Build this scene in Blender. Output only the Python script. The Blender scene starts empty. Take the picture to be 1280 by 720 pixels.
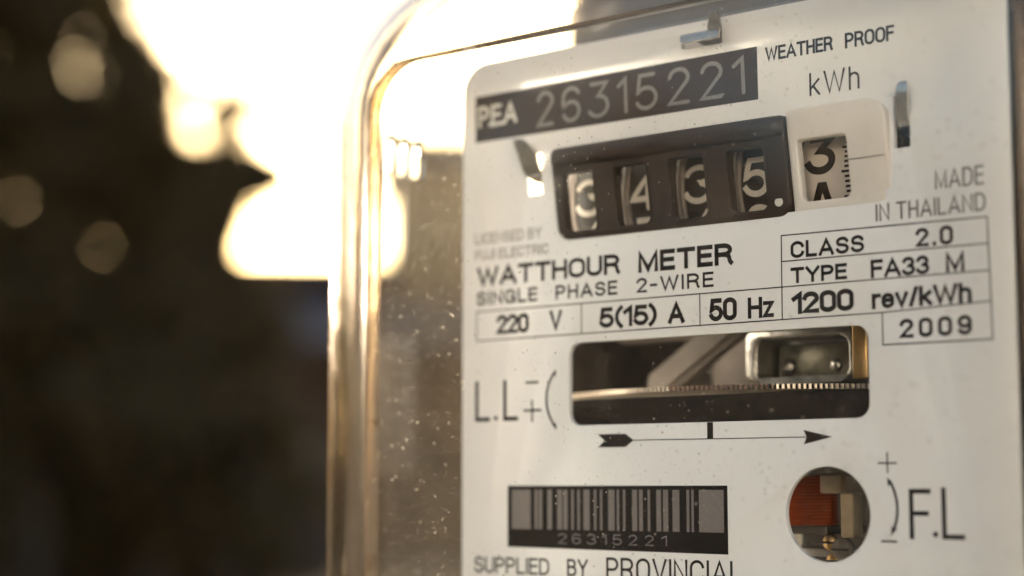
import bpy, bmesh, math, random
from mathutils import Vector, Matrix
R = math.radians
random.seed(7)
scene = bpy.context.scene
COL = scene.collection

# ------------------------------------------------------------------ camera
cam_d = bpy.data.cameras.new("camera")
cam = bpy.data.objects.new("camera", cam_d)
COL.objects.link(cam)
scene.camera = cam
cam.location = (0.1342, -0.20764, 1.5)
cam.rotation_euler = (R(90 + 6.39), 0, R(39.155))
cam_d.sensor_width = 36
cam_d.lens = 62.26
cam_d.clip_start = 0.01
cam_d.clip_end = 2000
cam_d.dof.use_dof = True
cam_d.dof.focus_distance = 0.2425
cam_d.dof.aperture_fstop = 8.2
cam_d.dof.aperture_blades = 9

# ------------------------------------------------------------------ light
SUN_EL, SUN_YAW = 7.5, 47.0        # yaw counted from +Y towards -X
world = bpy.data.worlds.new("World")
scene.world = world
world.use_nodes = True
wn = world.node_tree
wn.nodes.clear()
wo = wn.nodes.new("ShaderNodeOutputWorld")
wb = wn.nodes.new("ShaderNodeBackground")
ws = wn.nodes.new("ShaderNodeTexSky")
ws.sky_type = 'NISHITA'
ws.sun_disc = False
ws.sun_elevation = R(SUN_EL)
ws.sun_rotation = R(-SUN_YAW)
ws.dust_density = 4.0
ws.air_density = 1.0
ws.ozone_density = 1.4
wb.inputs[1].default_value = 0.052
wn.links.new(ws.outputs[0], wb.inputs[0])
wn.links.new(wb.outputs[0], wo.inputs[0])
sun_d = bpy.data.lights.new("sun", 'SUN')
sun_d.energy = 5.0
sun_d.angle = R(0.6)
sun_d.color = (1.0, 0.87, 0.72)
sun = bpy.data.objects.new("sun", sun_d)
COL.objects.link(sun)
sd = Vector((-math.sin(R(SUN_YAW)) * math.cos(R(SUN_EL)), math.cos(R(SUN_YAW)) * math.cos(R(SUN_EL)), math.sin(R(SUN_EL))))
sun.rotation_euler = sd.to_track_quat('Z', 'Y').to_euler()
sun.location = sd * 20

vs = scene.view_settings
vs.view_transform = 'Standard'
vs.look = 'None'
vs.gamma = 1
vs.exposure = 3.37
scene.display_settings.display_device = 'sRGB'
cy = scene.cycles
cy.use_denoising = True
cy.max_bounces = 14
cy.transparent_max_bounces = 24
cy.transmission_bounces = 12
cy.glossy_bounces = 6
cy.sample_clamp_indirect = 12
cy.blur_glossy = 0.5

# ------------------------------------------------------------------ materials
def nmat(name):
    m = bpy.data.materials.new(name)
    m.use_nodes = True
    return m, m.node_tree, m.node_tree.nodes["Principled BSDF"]

def mat(name, col, rough=0.5, metal=0.0, noise=0.0, nscale=200, bump=0.0, bscale=2000, spec=0.5, col2=None, rvar=0.0):
    m, t, p = nmat(name)
    p.inputs["Base Color"].default_value = (*col, 1)
    p.inputs["Roughness"].default_value = rough
    p.inputs["Metallic"].default_value = metal
    p.inputs["Specular IOR Level"].default_value = spec
    tc = t.nodes.new("ShaderNodeTexCoord")
    if noise or col2:
        n = t.nodes.new("ShaderNodeTexNoise")
        n.inputs["Scale"].default_value = nscale
        n.inputs["Detail"].default_value = 6
        n.inputs["Roughness"].default_value = 0.65
        t.links.new(tc.outputs["Object"], n.inputs["Vector"])
        r = t.nodes.new("ShaderNodeValToRGB")
        r.color_ramp.elements[0].position = 0.3
        r.color_ramp.elements[1].position = 0.72
        a = col2 if col2 else [c * (1 - noise) for c in col]
        b = col if col2 else [min(1, c * (1 + noise * 0.6)) for c in col]
        r.color_ramp.elements[0].color = (*a, 1)
        r.color_ramp.elements[1].color = (*b, 1)
        t.links.new(n.outputs["Fac"], r.inputs["Fac"])
        t.links.new(r.outputs["Color"], p.inputs["Base Color"])
        if rvar:
            mr = t.nodes.new("ShaderNodeMapRange")
            mr.inputs["To Min"].default_value = max(0, rough - rvar)
            mr.inputs["To Max"].default_value = min(1, rough + rvar)
            t.links.new(n.outputs["Fac"], mr.inputs["Value"])
            t.links.new(mr.outputs["Result"], p.inputs["Roughness"])
    if bump:
        n2 = t.nodes.new("ShaderNodeTexNoise")
        n2.inputs["Scale"].default_value = bscale
        n2.inputs["Detail"].default_value = 3
        t.links.new(tc.outputs["Object"], n2.inputs["Vector"])
        b = t.nodes.new("ShaderNodeBump")
        b.inputs["Strength"].default_value = bump
        b.inputs["Distance"].default_value = 0.0002 if bscale > 100 else 0.02
        t.links.new(n2.outputs["Fac"], b.inputs["Height"])
        t.links.new(b.outputs["Normal"], p.inputs["Normal"])
    return m

M = {}
M['plate'] = mat('white_enamel', (0.765, 0.76, 0.77), 0.30, spec=0.75, noise=0.065, nscale=45, bump=0.05, bscale=1800, rvar=0.06)
M['plate_edge'] = mat('bright_plate_edge', (0.75, 0.75, 0.74), 0.3)
M['ink'] = mat('black_ink', (0.018, 0.012, 0.011), 0.5, noise=0.4, nscale=3000, spec=0.2)
M['ink_grey'] = mat('faint_grey_ink', (0.36, 0.345, 0.33), 0.5, noise=0.25, nscale=2500)
M['ink_mid'] = mat('thin_grey_ink', (0.16, 0.15, 0.145), 0.5, noise=0.3, nscale=2500)
M['panel'] = mat('black_printed_panel', (0.036, 0.022, 0.018), 0.42, noise=0.3, nscale=900, bump=0.1, bscale=4000, spec=0.3)
M['black_print'] = mat('black_barcode_print', (0.012, 0.009, 0.008), 0.5, noise=0.4, nscale=900, spec=0.15)
M['engraved'] = mat('engraved_grey', (0.20, 0.185, 0.18), 0.55, noise=0.3, nscale=2500)
M['white_print'] = mat('white_print', (0.62, 0.60, 0.56), 0.5, noise=0.15, nscale=2500)
M['bar_grey'] = mat('etched_bar_grey', (0.165, 0.145, 0.14), 0.55, noise=0.2, nscale=2500)
M['black_plastic'] = mat('black_moulded_plastic', (0.034, 0.024, 0.021), 0.42, noise=0.25, nscale=500, bump=0.25, bscale=3500, spec=0.35)
M['cream_plastic'] = mat('cream_plastic', (0.68, 0.64, 0.60), 0.4, noise=0.06, nscale=150, bump=0.05)
M['drum_black'] = mat('black_drum', (0.028, 0.024, 0.022), 0.38, noise=0.3, nscale=900)
M['drum_rim'] = mat('grey_drum_rim', (0.34, 0.29, 0.26), 0.4, noise=0.2, nscale=700)
M['drum_digit'] = mat('cream_digit', (0.64, 0.58, 0.51), 0.5, noise=0.1, nscale=1500)
M['drum_white'] = mat('cream_drum', (0.56, 0.49, 0.43), 0.42, noise=0.1, nscale=300)
M['steel'] = mat('bent_steel', (0.62, 0.58, 0.54), 0.28, 1.0, noise=0.25, nscale=700, bump=0.1, bscale=2500)
M['alu'] = mat('aluminium', (0.78, 0.74, 0.70), 0.3, 1.0, noise=0.15, nscale=500)
M['cast_alu'] = mat('dull_cast_aluminium', (0.15, 0.13, 0.115), 0.75, 0.1, noise=0.3, nscale=200, bump=0.5, bscale=900)
M['disc_teeth'] = mat('toothed_disc_metal', (0.85, 0.74, 0.62), 0.4, 0.6, noise=0.1, nscale=600)
M['disc_mark'] = mat('dark_red_disc_mark', (0.10, 0.035, 0.025), 0.5)
M['casting'] = mat('dark_grey_casting', (0.15, 0.125, 0.105), 0.55, 0.3, noise=0.35, nscale=120, bump=0.4, bscale=1500)
M['dark'] = mat('dark_brown_housing', (0.035, 0.026, 0.020), 0.5, noise=0.5, nscale=300, bump=0.3, bscale=1500, col2=(0.085, 0.068, 0.054))
M['chrome'] = mat('worn_magnet_steel', (0.36, 0.34, 0.32), 0.33, 1.0, noise=0.35, nscale=500, bump=0.3, bscale=1200, rvar=0.12)
M['magnet_face'] = mat('dull_magnet_face', (0.30, 0.28, 0.22), 0.35, 0.8, noise=0.6, nscale=260)
M['brass'] = mat('brass', (0.62, 0.40, 0.18), 0.38, 1.0, noise=0.2, nscale=500)
M['coil'] = mat('orange_coil_wire', (0.5, 0.075, 0.008), 0.4, 0.0, noise=0.3, nscale=400)
M['bracket'] = mat('tan_bracket', (0.38, 0.29, 0.19), 0.5, noise=0.4, nscale=200)
M['shade_black'] = mat('shade_black_frame', (0.016, 0.011, 0.008), 0.7, noise=0.5, nscale=400, bump=0.3, bscale=1500, spec=0.15)  # near black that stands in for shade inside the works
M['gasket'] = mat('grey_gasket', (0.42, 0.38, 0.35), 0.6, noise=0.2, nscale=200)
M['wood'] = mat('weathered_board', (0.095, 0.07, 0.05), 0.7, noise=0.5, nscale=60, bump=0.5, bscale=300)
M['concrete'] = mat('concrete', (0.26, 0.25, 0.23), 0.85, noise=0.25, nscale=20, bump=0.5, bscale=150)
M['bark'] = mat('bark', (0.07, 0.05, 0.035), 0.9, noise=0.5, nscale=8, bump=0.8, bscale=20)
M['ground'] = mat('dry_earth', (0.36, 0.25, 0.15), 0.95, nscale=0.8, col2=(0.12, 0.10, 0.045))
M['road'] = mat('sunlit_tone_track', (0.52, 0.29, 0.13), 0.95, noise=0.2, nscale=2)  # brightness of sunlit earth put into the track's colour
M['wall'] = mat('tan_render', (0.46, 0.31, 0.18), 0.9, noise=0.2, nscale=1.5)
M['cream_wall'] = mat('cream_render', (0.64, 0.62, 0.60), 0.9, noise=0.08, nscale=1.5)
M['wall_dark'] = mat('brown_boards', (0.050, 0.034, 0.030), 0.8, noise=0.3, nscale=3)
M['roof'] = mat('rust_brown_sheet', (0.070, 0.042, 0.034), 0.95, noise=0.3, nscale=2)
M['awning'] = mat('grey_zinc_sheet', (0.105, 0.078, 0.078), 0.55, noise=0.2, nscale=3)
M['timber'] = mat('dark_timber', (0.05, 0.035, 0.025), 0.8)
M['house_glass'] = mat('house_window_glass', (0.03, 0.035, 0.04), 0.08)

def leaf_mat(name, a, b):
    m, t, p = nmat(name)
    oi = t.nodes.new("ShaderNodeNewGeometry")
    r = t.nodes.new("ShaderNodeValToRGB")
    r.color_ramp.elements[0].color = (*a, 1)
    r.color_ramp.elements[1].color = (*b, 1)
    t.links.new(oi.outputs["Random Per Island"], r.inputs["Fac"])
    t.links.new(r.outputs["Color"], p.inputs["Base Color"])
    p.inputs["Roughness"].default_value = 0.55
    tr = t.nodes.new("ShaderNodeBsdfTranslucent")
    t.links.new(r.outputs["Color"], tr.inputs["Color"])
    mx = t.nodes.new("ShaderNodeMixShader")
    mx.inputs[0].default_value = 0.3
    o = t.nodes["Material Output"]
    t.links.new(p.outputs[0], mx.inputs[1])
    t.links.new(tr.outputs[0], mx.inputs[2])
    t.links.new(mx.outputs[0], o.inputs["Surface"])
    return m
M['leaf'] = leaf_mat('dark_leaves', (0.042, 0.029, 0.008), (0.11, 0.068, 0.018))
M['leaf2'] = leaf_mat('olive_leaves', (0.045, 0.037, 0.011), (0.12, 0.082, 0.026))
M['grass'] = leaf_mat('dry_grass_blades', (0.08, 0.07, 0.02), (0.22, 0.16, 0.06))

def thin_glass(name, dust=0.0, sp_amt=1.0, tint=(0.97, 0.975, 0.96), specks=True, film=(0.8, 0.72, 0.6)):
    """clear flat sheet: fresnel reflection over straight-through light, plus a film of dust and specks"""
    m = bpy.data.materials.new(name)
    m.use_nodes = True
    t = m.node_tree
    t.nodes.clear()
    o = t.nodes.new("ShaderNodeOutputMaterial")
    tr = t.nodes.new("ShaderNodeBsdfTransparent"); tr.inputs[0].default_value = (*tint, 1)
    gl = t.nodes.new("ShaderNodeBsdfGlossy"); gl.inputs["Roughness"].default_value = 0.03
    ge = t.nodes.new("ShaderNodeNewGeometry")
    mi = t.nodes.new("ShaderNodeMix"); mi.data_type = 'FLOAT'
    mi.inputs[2].default_value = 1.49; mi.inputs[3].default_value = 1 / 1.49
    t.links.new(ge.outputs["Backfacing"], mi.inputs[0])
    fr = t.nodes.new("ShaderNodeFresnel")
    t.links.new(mi.outputs[0], fr.inputs["IOR"])
    mx = t.nodes.new("ShaderNodeMixShader")
    t.links.new(fr.outputs[0], mx.inputs[0]); t.links.new(tr.outputs[0], mx.inputs[1]); t.links.new(gl.outputs[0], mx.inputs[2])
    df = t.nodes.new("ShaderNodeBsdfDiffuse"); df.inputs[0].default_value = (*film, 1)
    tl = t.nodes.new("ShaderNodeBsdfTranslucent"); tl.inputs[0].default_value = (*film, 1)
    dm = t.nodes.new("ShaderNodeMixShader"); dm.inputs[0].default_value = 0.5
    t.links.new(df.outputs[0], dm.inputs[1]); t.links.new(tl.outputs[0], dm.inputs[2])
    tc = t.nodes.new("ShaderNodeTexCoord")
    n = t.nodes.new("ShaderNodeTexNoise"); n.inputs["Scale"].default_value = 45; n.inputs["Detail"].default_value = 8; n.inputs["Roughness"].default_value = 0.7
    t.links.new(tc.outputs["Object"], n.inputs["Vector"])
    mr = t.nodes.new("ShaderNodeMapRange"); mr.inputs["From Min"].default_value = 0.35; mr.inputs["From Max"].default_value = 0.75
    mr.inputs["To Min"].default_value = dust * 0.35; mr.inputs["To Max"].default_value = dust * 1.6
    t.links.new(n.outputs["Fac"], mr.inputs["Value"])
    fac = mr.outputs["Result"]
    if specks:
        for sc, th, amt in ((1400, 0.25, 0.45), (2600, 0.28, 0.3), (520, 0.085, 0.7)):
            v = t.nodes.new("ShaderNodeTexVoronoi"); v.inputs["Scale"].default_value = sc
            t.links.new(tc.outputs["Object"], v.inputs["Vector"])
            # only some cells carry a speck, of varying size
            sp = t.nodes.new("ShaderNodeSeparateColor"); t.links.new(v.outputs["Color"], sp.inputs[0])
            ms = t.nodes.new("ShaderNodeMath"); ms.operation = 'MULTIPLY_ADD'; ms.inputs[1].default_value = th * 3.2; ms.inputs[2].default_value = -th * 2.3
            t.links.new(sp.outputs[0], ms.inputs[0])
            lt = t.nodes.new("ShaderNodeMath"); lt.operation = 'LESS_THAN'
            t.links.new(v.outputs["Distance"], lt.inputs[0]); t.links.new(ms.outputs[0], lt.inputs[1])
            cl = t.nodes.new("ShaderNodeMapRange"); cl.inputs["From Min"].default_value = 0.44; cl.inputs["From Max"].default_value = 0.56
            cl.inputs["To Min"].default_value = amt * 0.12 * sp_amt; cl.inputs["To Max"].default_value = amt * sp_amt
            t.links.new(n.outputs["Fac"], cl.inputs["Value"])
            mu = t.nodes.new("ShaderNodeMath"); mu.operation = 'MULTIPLY'
            t.links.new(lt.outputs[0], mu.inputs[0]); t.links.new(cl.outputs["Result"], mu.inputs[1])
            mxx = t.nodes.new("ShaderNodeMath"); mxx.operation = 'MAXIMUM'
            t.links.new(fac, mxx.inputs[0]); t.links.new(mu.outputs[0], mxx.inputs[1])
            fac = mxx.outputs[0]
    m2 = t.nodes.new("ShaderNodeMixShader")
    t.links.new(fac, m2.inputs[0]); t.links.new(mx.outputs[0], m2.inputs[1]); t.links.new(dm.outputs[0], m2.inputs[2])
    t.links.new(m2.outputs[0], o.inputs["Surface"])
    return m
M['pane'] = thin_glass('clear_front_glass', 0.006)
M['side_glass'] = thin_glass('dusty_side_glass', 0.02, 0.35, film=(0.62, 0.46, 0.3))
def solid_glass():
    m, t, p = nmat('moulded_glass')
    p.inputs["Base Color"].default_value = (0.93, 0.90, 0.85, 1)
    p.inputs["Transmission Weight"].default_value = 1.0
    p.inputs["IOR"].default_value = 1.49
    p.inputs["Roughness"].default_value = 0.06
    tc = t.nodes.new("ShaderNodeTexCoord")
    n = t.nodes.new("ShaderNodeTexNoise"); n.inputs["Scale"].default_value = 260; n.inputs["Detail"].default_value = 5
    t.links.new(tc.outputs["Object"], n.inputs["Vector"])
    b = t.nodes.new("ShaderNodeBump"); b.inputs["Strength"].default_value = 0.06; b.inputs["Distance"].default_value = 0.0005
    t.links.new(n.outputs["Fac"], b.inputs["Height"]); t.links.new(b.outputs["Normal"], p.inputs["Normal"])
    return m
M['glass'] = solid_glass()
_t = M['glass'].node_tree          # aged clear plastic: slightly brown where one looks along its thickness
_va = _t.nodes.new("ShaderNodeVolumeAbsorption"); _va.inputs["Color"].default_value = (0.72, 0.60, 0.42, 1); _va.inputs["Density"].default_value = 95
_t.links.new(_va.outputs[0], _t.nodes["Material Output"].inputs["Volume"])

# ------------------------------------------------------------------ helpers (meter-local units: mm; u right, y into the wall, v up)
MM = 0.001
def W(u, y, v):
    return ((u - 45) * MM, y * MM, v * MM)

def link(name, me, m, parent=None, smooth=False, loc=None):
    o = bpy.data.objects.new(name, me)
    COL.objects.link(o)
    if m is not None and len(me.materials) == 0:
        me.materials.append(m)
    if smooth:
        for p in me.polygons: p.use_smooth = True
    if parent is not None: o.parent = parent
    if loc is not None: o.location = loc
    return o

def from_bm(name, bm, m, parent=None, smooth=False, auto=None):
    bmesh.ops.recalc_face_normals(bm, faces=bm.faces)
    me = bpy.data.meshes.new(name)
    bm.to_mesh(me); bm.free()
    o = link(name, me, m, parent, smooth)
    if auto is not None:
        for p in me.polygons: p.use_smooth = True
        me.set_sharp_from_angle(angle=R(auto))
    return o

def empty(name, loc=(0, 0, 0), rz=0, **props):
    o = bpy.data.objects.new(name, None)
    COL.objects.link(o)
    o.location = loc; o.rotation_euler = (0, 0, rz)
    o.empty_display_size = 0.05
    for k, v in props.items(): o[k] = v
    return o

def box_bm(bm, u0, u1, y0, y1, v0, v1, bev=0.0, tf=W):
    vs_ = [bm.verts.new(tf(u, y, v)) for u in (u0, u1) for y in (y0, y1) for v in (v0, v1)]
    q = [(0, 1, 3, 2), (4, 6, 7, 5), (0, 4, 5, 1), (2, 3, 7, 6), (0, 2, 6, 4), (1, 5, 7, 3)]
    fs = [bm.faces.new([vs_[i] for i in f]) for f in q]
    if bev:
        es = list({e for f in fs for e in f.edges})
        k = (Vector(tf(1, 0, 0)) - Vector(tf(0, 0, 0))).length
        bmesh.ops.bevel(bm, geom=es, offset=bev * k, segments=3, profile=0.5, affect='EDGES')

def box(name, m, parent, u0, u1, y0, y1, v0, v1, bev=0.0):
    bm = bmesh.new(); box_bm(bm, u0, u1, y0, y1, v0, v1, bev)
    return from_bm(name, bm, m, parent, auto=35)

def rrect(u0, u1, v0, v1, r, n=8):
    if not hasattr(r, '__len__'): r = (r, r, r, r)      # bl, br, tr, tl
    pts = []
    for (cx, cz, rr, a0) in ((u0 + r[0], v0 + r[0], r[0], 180), (u1 - r[1], v0 + r[1], r[1], 270), (u1 - r[2], v1 - r[2], r[2], 0), (u0 + r[3], v1 - r[3], r[3], 90)):
        for k in range(n + 1):
            a = R(a0 + 90 * k / n)
            pts.append((cx + rr * math.cos(a), cz + rr * math.sin(a)))
    return pts

def circle(cu, cv, r, n=64):
    return [(cu + r * math.cos(2 * math.pi * k / n), cv + r * math.sin(2 * math.pi * k / n)) for k in range(n)]

def sheet(name, m, parent, outlines, y0, y1, bevel=0.0, warp=None, smooth=30):
    """a solid sheet with holes: outer outline first, holes after; front face at y0, back at y1"""
    cu = bpy.data.curves.new(name, 'CURVE')
    cu.dimensions = '2D'; cu.fill_mode = 'BOTH'
    k = 1.0
    cu.extrude = abs(y1 - y0) / 2 - bevel
    if bevel: cu.bevel_depth = bevel; cu.bevel_resolution = 2; cu.offset = -bevel
    for pts in outlines:
        s = cu.splines.new('POLY')
        s.points.add(len(pts) - 1)
        for p, q in zip(s.points, pts): p.co = (q[0], q[1], 0, 1)
        s.use_cyclic_u = True
    tmp = bpy.data.objects.new("tmp", cu); COL.objects.link(tmp)
    dg = bpy.context.evaluated_depsgraph_get(); dg.update()
    me = bpy.data.meshes.new_from_object(tmp.evaluated_get(dg))
    bpy.data.objects.remove(tmp); bpy.data.curves.remove(cu)
    me.name = name
    bm = bmesh.new(); bm.from_mesh(me)
    bmesh.ops.remove_doubles(bm, verts=bm.verts, dist=1e-4)
    yc = (y0 + y1) / 2
    for v in bm.verts:
        u, vv, yy = v.co.x, v.co.y, yc - v.co.z
        if warp: yy += warp(u, vv)
        v.co = W(u, yy, vv)
    bmesh.ops.recalc_face_normals(bm, faces=bm.faces)
    bm.to_mesh(me); bm.free()
    me.materials.clear()
    o = link(name, me, m, parent)
    for p in me.polygons: p.use_smooth = True
    me.set_sharp_from_angle(angle=R(smooth))
    return o

# ------------------------------------------------------------------ a stroke alphabet (cap height 1)
def arc(cx, cy, rx, ry, a0, a1, n=12):
    return [(cx + rx * math.cos(R(a0 + (a1 - a0) * k / n)), cy + ry * math.sin(R(a0 + (a1 - a0) * k / n))) for k in range(n + 1)]
def stad(w, y0=0, y1=1, r=None):
    r = r or w / 2
    ry = min(r * 1.0, (y1 - y0) / 2)
    return arc(r, y1 - ry, r, ry, 90, 180) + arc(r, y0 + ry, r, ry, 180, 270) + arc(w - r, y0 + ry, r, ry, 270, 360) + arc(w - r, y1 - ry, r, ry, 0, 90) + [(r, y1)]
G = {}
G[' '] = (0.42, [])
G['A'] = (0.68, [[(0, 0), (0.34, 1), (0.68, 0)], [(0.11, 0.3), (0.57, 0.3)]])
G['B'] = (0.56, [[(0, 1), (0, 0), (0.30, 0)] + arc(0.30, 0.27, 0.26, 0.27, -90, 90)[1:] + [(0, 0.54)], [(0, 1), (0.28, 1)] + arc(0.28, 0.77, 0.23, 0.23, 90, -90)[1:] + [(0.28, 0.54)]])
G['C'] = (0.60, [arc(0.30, 0.68, 0.30, 0.32, 12, 180) + arc(0.30, 0.32, 0.30, 0.32, 180, 348)])
G['D'] = (0.58, [[(0, 0), (0, 1), (0.26, 1)] + arc(0.26, 0.64, 0.32, 0.36, 90, 0)[1:] + arc(0.26, 0.36, 0.32, 0.36, 0, -90) + [(0, 0)]])
G['E'] = (0.48, [[(0.48, 1), (0, 1), (0, 0), (0.48, 0)], [(0, 0.52), (0.44, 0.52)]])
G['F'] = (0.46, [[(0.46, 1), (0, 1), (0, 0)], [(0, 0.52), (0.42, 0.52)]])
G['G'] = (0.62, [arc(0.31, 0.68, 0.31, 0.32, 12, 180) + arc(0.31, 0.32, 0.31, 0.32, 180, 350) + [(0.62, 0.45), (0.34, 0.45)], [(0.62, 0.3), (0.62, 0)]])
G['H'] = (0.56, [[(0, 0), (0, 1)], [(0.56, 0), (0.56, 1)], [(0, 0.52), (0.56, 0.52)]])
G['I'] = (0.0, [[(0, 0), (0, 1)]])
G['J'] = (0.42, [[(0.42, 1), (0.42, 0.24)] + arc(0.21, 0.24, 0.21, 0.24, 0, -180)[1:]])
G['L'] = (0.46, [[(0, 1), (0, 0), (0.46, 0)]])
G['M'] = (0.70, [[(0, 0), (0, 1), (0.35, 0.05), (0.70, 1), (0.70, 0)]])
G['N'] = (0.58, [[(0, 0), (0, 1), (0.58, 0), (0.58, 1)]])
G['O'] = (0.62, [stad(0.62)])
G['P'] = (0.54, [[(0, 0), (0, 1), (0.28, 1)] + arc(0.28, 0.73, 0.26, 0.27, 90, -90)[1:] + [(0, 0.46)]])
G['R'] = (0.58, [[(0, 0), (0, 1), (0.29, 1)] + arc(0.29, 0.74, 0.26, 0.26, 90, -90)[1:] + [(0, 0.48)], [(0.30, 0.48), (0.42, 0.44), (0.50, 0.34), (0.53, 0.1), (0.58, 0)]])
G['S'] = (0.56, [arc(0.28, 0.745, 0.26, 0.255, 15, 225, 14) + arc(0.28, 0.265, 0.28, 0.265, 60, -165, 16)])
G['T'] = (0.60, [[(0, 1), (0.60, 1)], [(0.30, 1), (0.30, 0)]])
G['U'] = (0.56, [[(0, 1), (0, 0.28)] + arc(0.28, 0.28, 0.28, 0.28, 180, 360)[1:] + [(0.56, 1)]])
G['V'] = (0.62, [[(0, 1), (0.31, 0), (0.62, 1)]])
G['W'] = (0.92, [[(0, 1), (0.23, 0), (0.46, 0.95), (0.69, 0), (0.92, 1)]])
G['Y'] = (0.62, [[(0, 1), (0.31, 0.45), (0.62, 1)], [(0.31, 0.45), (0.31, 0)]])
G['k'] = (0.42, [[(0, 0), (0, 1)], [(0.40, 0.70), (0, 0.28)], [(0.13, 0.42), (0.42, 0)]])
G['h'] = (0.40, [[(0, 0), (0, 1)], [(0, 0.5)] + arc(0.20, 0.5, 0.20, 0.22, 180, 0)[1:] + [(0.40, 0)]])
G['r'] = (0.24, [[(0, 0), (0, 0.72)], [(0, 0.46)] + arc(0.22, 0.46, 0.22, 0.26, 180, 80)[1:]])
G['e'] = (0.42, [[(0, 0.38), (0.42, 0.38)] + arc(0.21, 0.46, 0.21, 0.26, 0, 180)[1:] + arc(0.21, 0.26, 0.21, 0.26, 180, 335)[0:]])
G['v'] = (0.42, [[(0, 0.72), (0.21, 0), (0.42, 0.72)]])
G['z'] = (0.36, [[(0, 0.72), (0.36, 0.72), (0, 0), (0.36, 0)]])
G['0'] = (0.48, [stad(0.48)])
G['1'] = (0.24, [[(0, 0.76), (0.24, 1), (0.24, 0)]])
G['2'] = (0.48, [arc(0.24, 0.74, 0.24, 0.26, 170, -25, 14) + [(0.0, 0.0), (0.48, 0)]])
G['3'] = (0.48, [arc(0.23, 0.75, 0.22, 0.25, 160, -80, 14) + arc(0.23, 0.26, 0.25, 0.26, 80, -160, 16)])
G['4'] = (0.52, [[(0.38, 0), (0.38, 1), (0.0, 0.26), (0.52, 0.26)]])
G['5'] = (0.48, [[(0.42, 1), (0.07, 1), (0.02, 0.50)] + arc(0.23, 0.31, 0.25, 0.31, 140, -155, 18)])
G['6'] = (0.48, [arc(0.24, 0.72, 0.24, 0.28, 25, 180) + arc(0.24, 0.29, 0.24, 0.29, 180, 540, 24)])
G['9'] = (0.48, [arc(0.24, 0.28, 0.24, 0.28, 205, 360) + arc(0.24, 0.71, 0.24, 0.29, 0, 360, 24)])
G['('] = (0.16, [arc(0.5, 0.48, 0.5, 0.72, 128, 232, 10)]); G[')'] = (0.16, [arc(-0.34, 0.48, 0.5, 0.72, 52, -52, 10)])
G['/'] = (0.24, [[(0, 0), (0.24, 1)]])
G['.'] = (0.0, [[(0, 0), (0, 0.03)]])
G['-'] = (0.30, [[(0, 0.45), (0.30, 0.45)]])
# numerals of the plotted kind (flat topped 3) used for the serial number
GP = dict(G)
GP['3'] = (0.46, [[(0.02, 1), (0.42, 1), (0.20, 0.62)] + arc(0.20, 0.31, 0.25, 0.31, 80, -150, 16)])
GP['1'] = (0.18, [[(0, 0.80), (0.16, 1), (0.18, 0)]])

def ribbon(bm, pts, w, place, y, cap='square'):
    """one constant-width stroke along pts (mm); place(a, b, y) -> coordinates"""
    pts = [Vector(p) for p in pts]
    q = [pts[0]]
    for p in pts[1:]:
        if (p - q[-1]).length > 1e-5: q.append(p)
    pts = q
    closed = (pts[0] - pts[-1]).length < 1e-4 and len(pts) > 3
    if closed: pts = pts[:-1]
    n = len(pts)
    if n < 2: return
    h = w / 2
    L, Rr = [], []
    if not closed and cap == 'square':
        pts[0] = pts[0] + (pts[0] - pts[1]).normalized() * h
        pts[-1] = pts[-1] + (pts[-1] - pts[-2]).normalized() * h
    for i in range(n):
        if closed: d0 = (pts[i] - pts[i - 1]).normalized(); d1 = (pts[(i + 1) % n] - pts[i]).normalized()
        else:
            d0 = (pts[i] - pts[i - 1]).normalized() if i else (pts[1] - pts[0]).normalized()
            d1 = (pts[i + 1] - pts[i]).normalized() if i < n - 1 else d0
        n0 = Vector((-d0.y, d0.x)); n1 = Vector((-d1.y, d1.x))
        mv = n0 + n1
        if mv.length < 1e-3: mv = n0.copy()
        mv.normalize()
        k = min(1 / max(0.2, mv.dot(n0)), 1.9)
        L.append(pts[i] + mv * h * k); Rr.append(pts[i] - mv * h * k)
    vl = [bm.verts.new(place(p.x, p.y, y)) for p in L]
    vr = [bm.verts.new(place(p.x, p.y, y)) for p in Rr]
    m = n if closed else n - 1
    for i in range(m):
        j = (i + 1) % n
        try: bm.faces.new((vl[i], vr[i], vr[j], vl[j]))
        except ValueError: pass
    if not closed and cap == 'round':
        for end, (c, dd, va, vb) in enumerate(((pts[0], (pts[0] - pts[1]).normalized(), vl[0], vr[0]), (pts[-1], (pts[-1] - pts[-2]).normalized(), vr[-1], vl[-1]))):
            e_ = (L[0] if end == 0 else Rr[-1]) - c
            a0 = math.atan2(e_.y, e_.x)
            ring = []
            for k in range(1, 6):
                a = a0 + (math.pi * k / 6)
                ring.append(bm.verts.new(place(c.x + h * math.cos(a), c.y + h * math.sin(a), y)))
            try: bm.faces.new([va] + ring + [vb])
            except ValueError: pass

def layout(s, gap, glyphs):
    x = 0; out = []
    prev = None
    for ch in s:
        w, st = glyphs[ch]
        if prev is not None: x += gap if ch != ' ' and prev != ' ' else 0.1
        out.append((x, st)); x += w; prev = ch
    return out, x

def WP(a, b, y): return W(a, y, b)
YP = -0.03       # print lies 0.03 mm proud of the plate
def text_bm(bm, s, u0, u1, v0, v1, w, gap=0.28, y=YP, glyphs=G, cap='square', place=WP):
    out, tot = layout(s, gap, glyphs)
    h = w / 2
    sx = (u1 - u0 - w) / max(tot, 1e-6) if tot > 0.01 else 1
    sz = v1 - v0 - w
    k = 0
    for x, sts in out:
        for st in sts:
            ribbon(bm, [(u0 + h + (x + p[0]) * sx, v0 + h + p[1] * sz) for p in st], w, place, y - 0.002 * (k % 4), cap); k += 1

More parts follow.
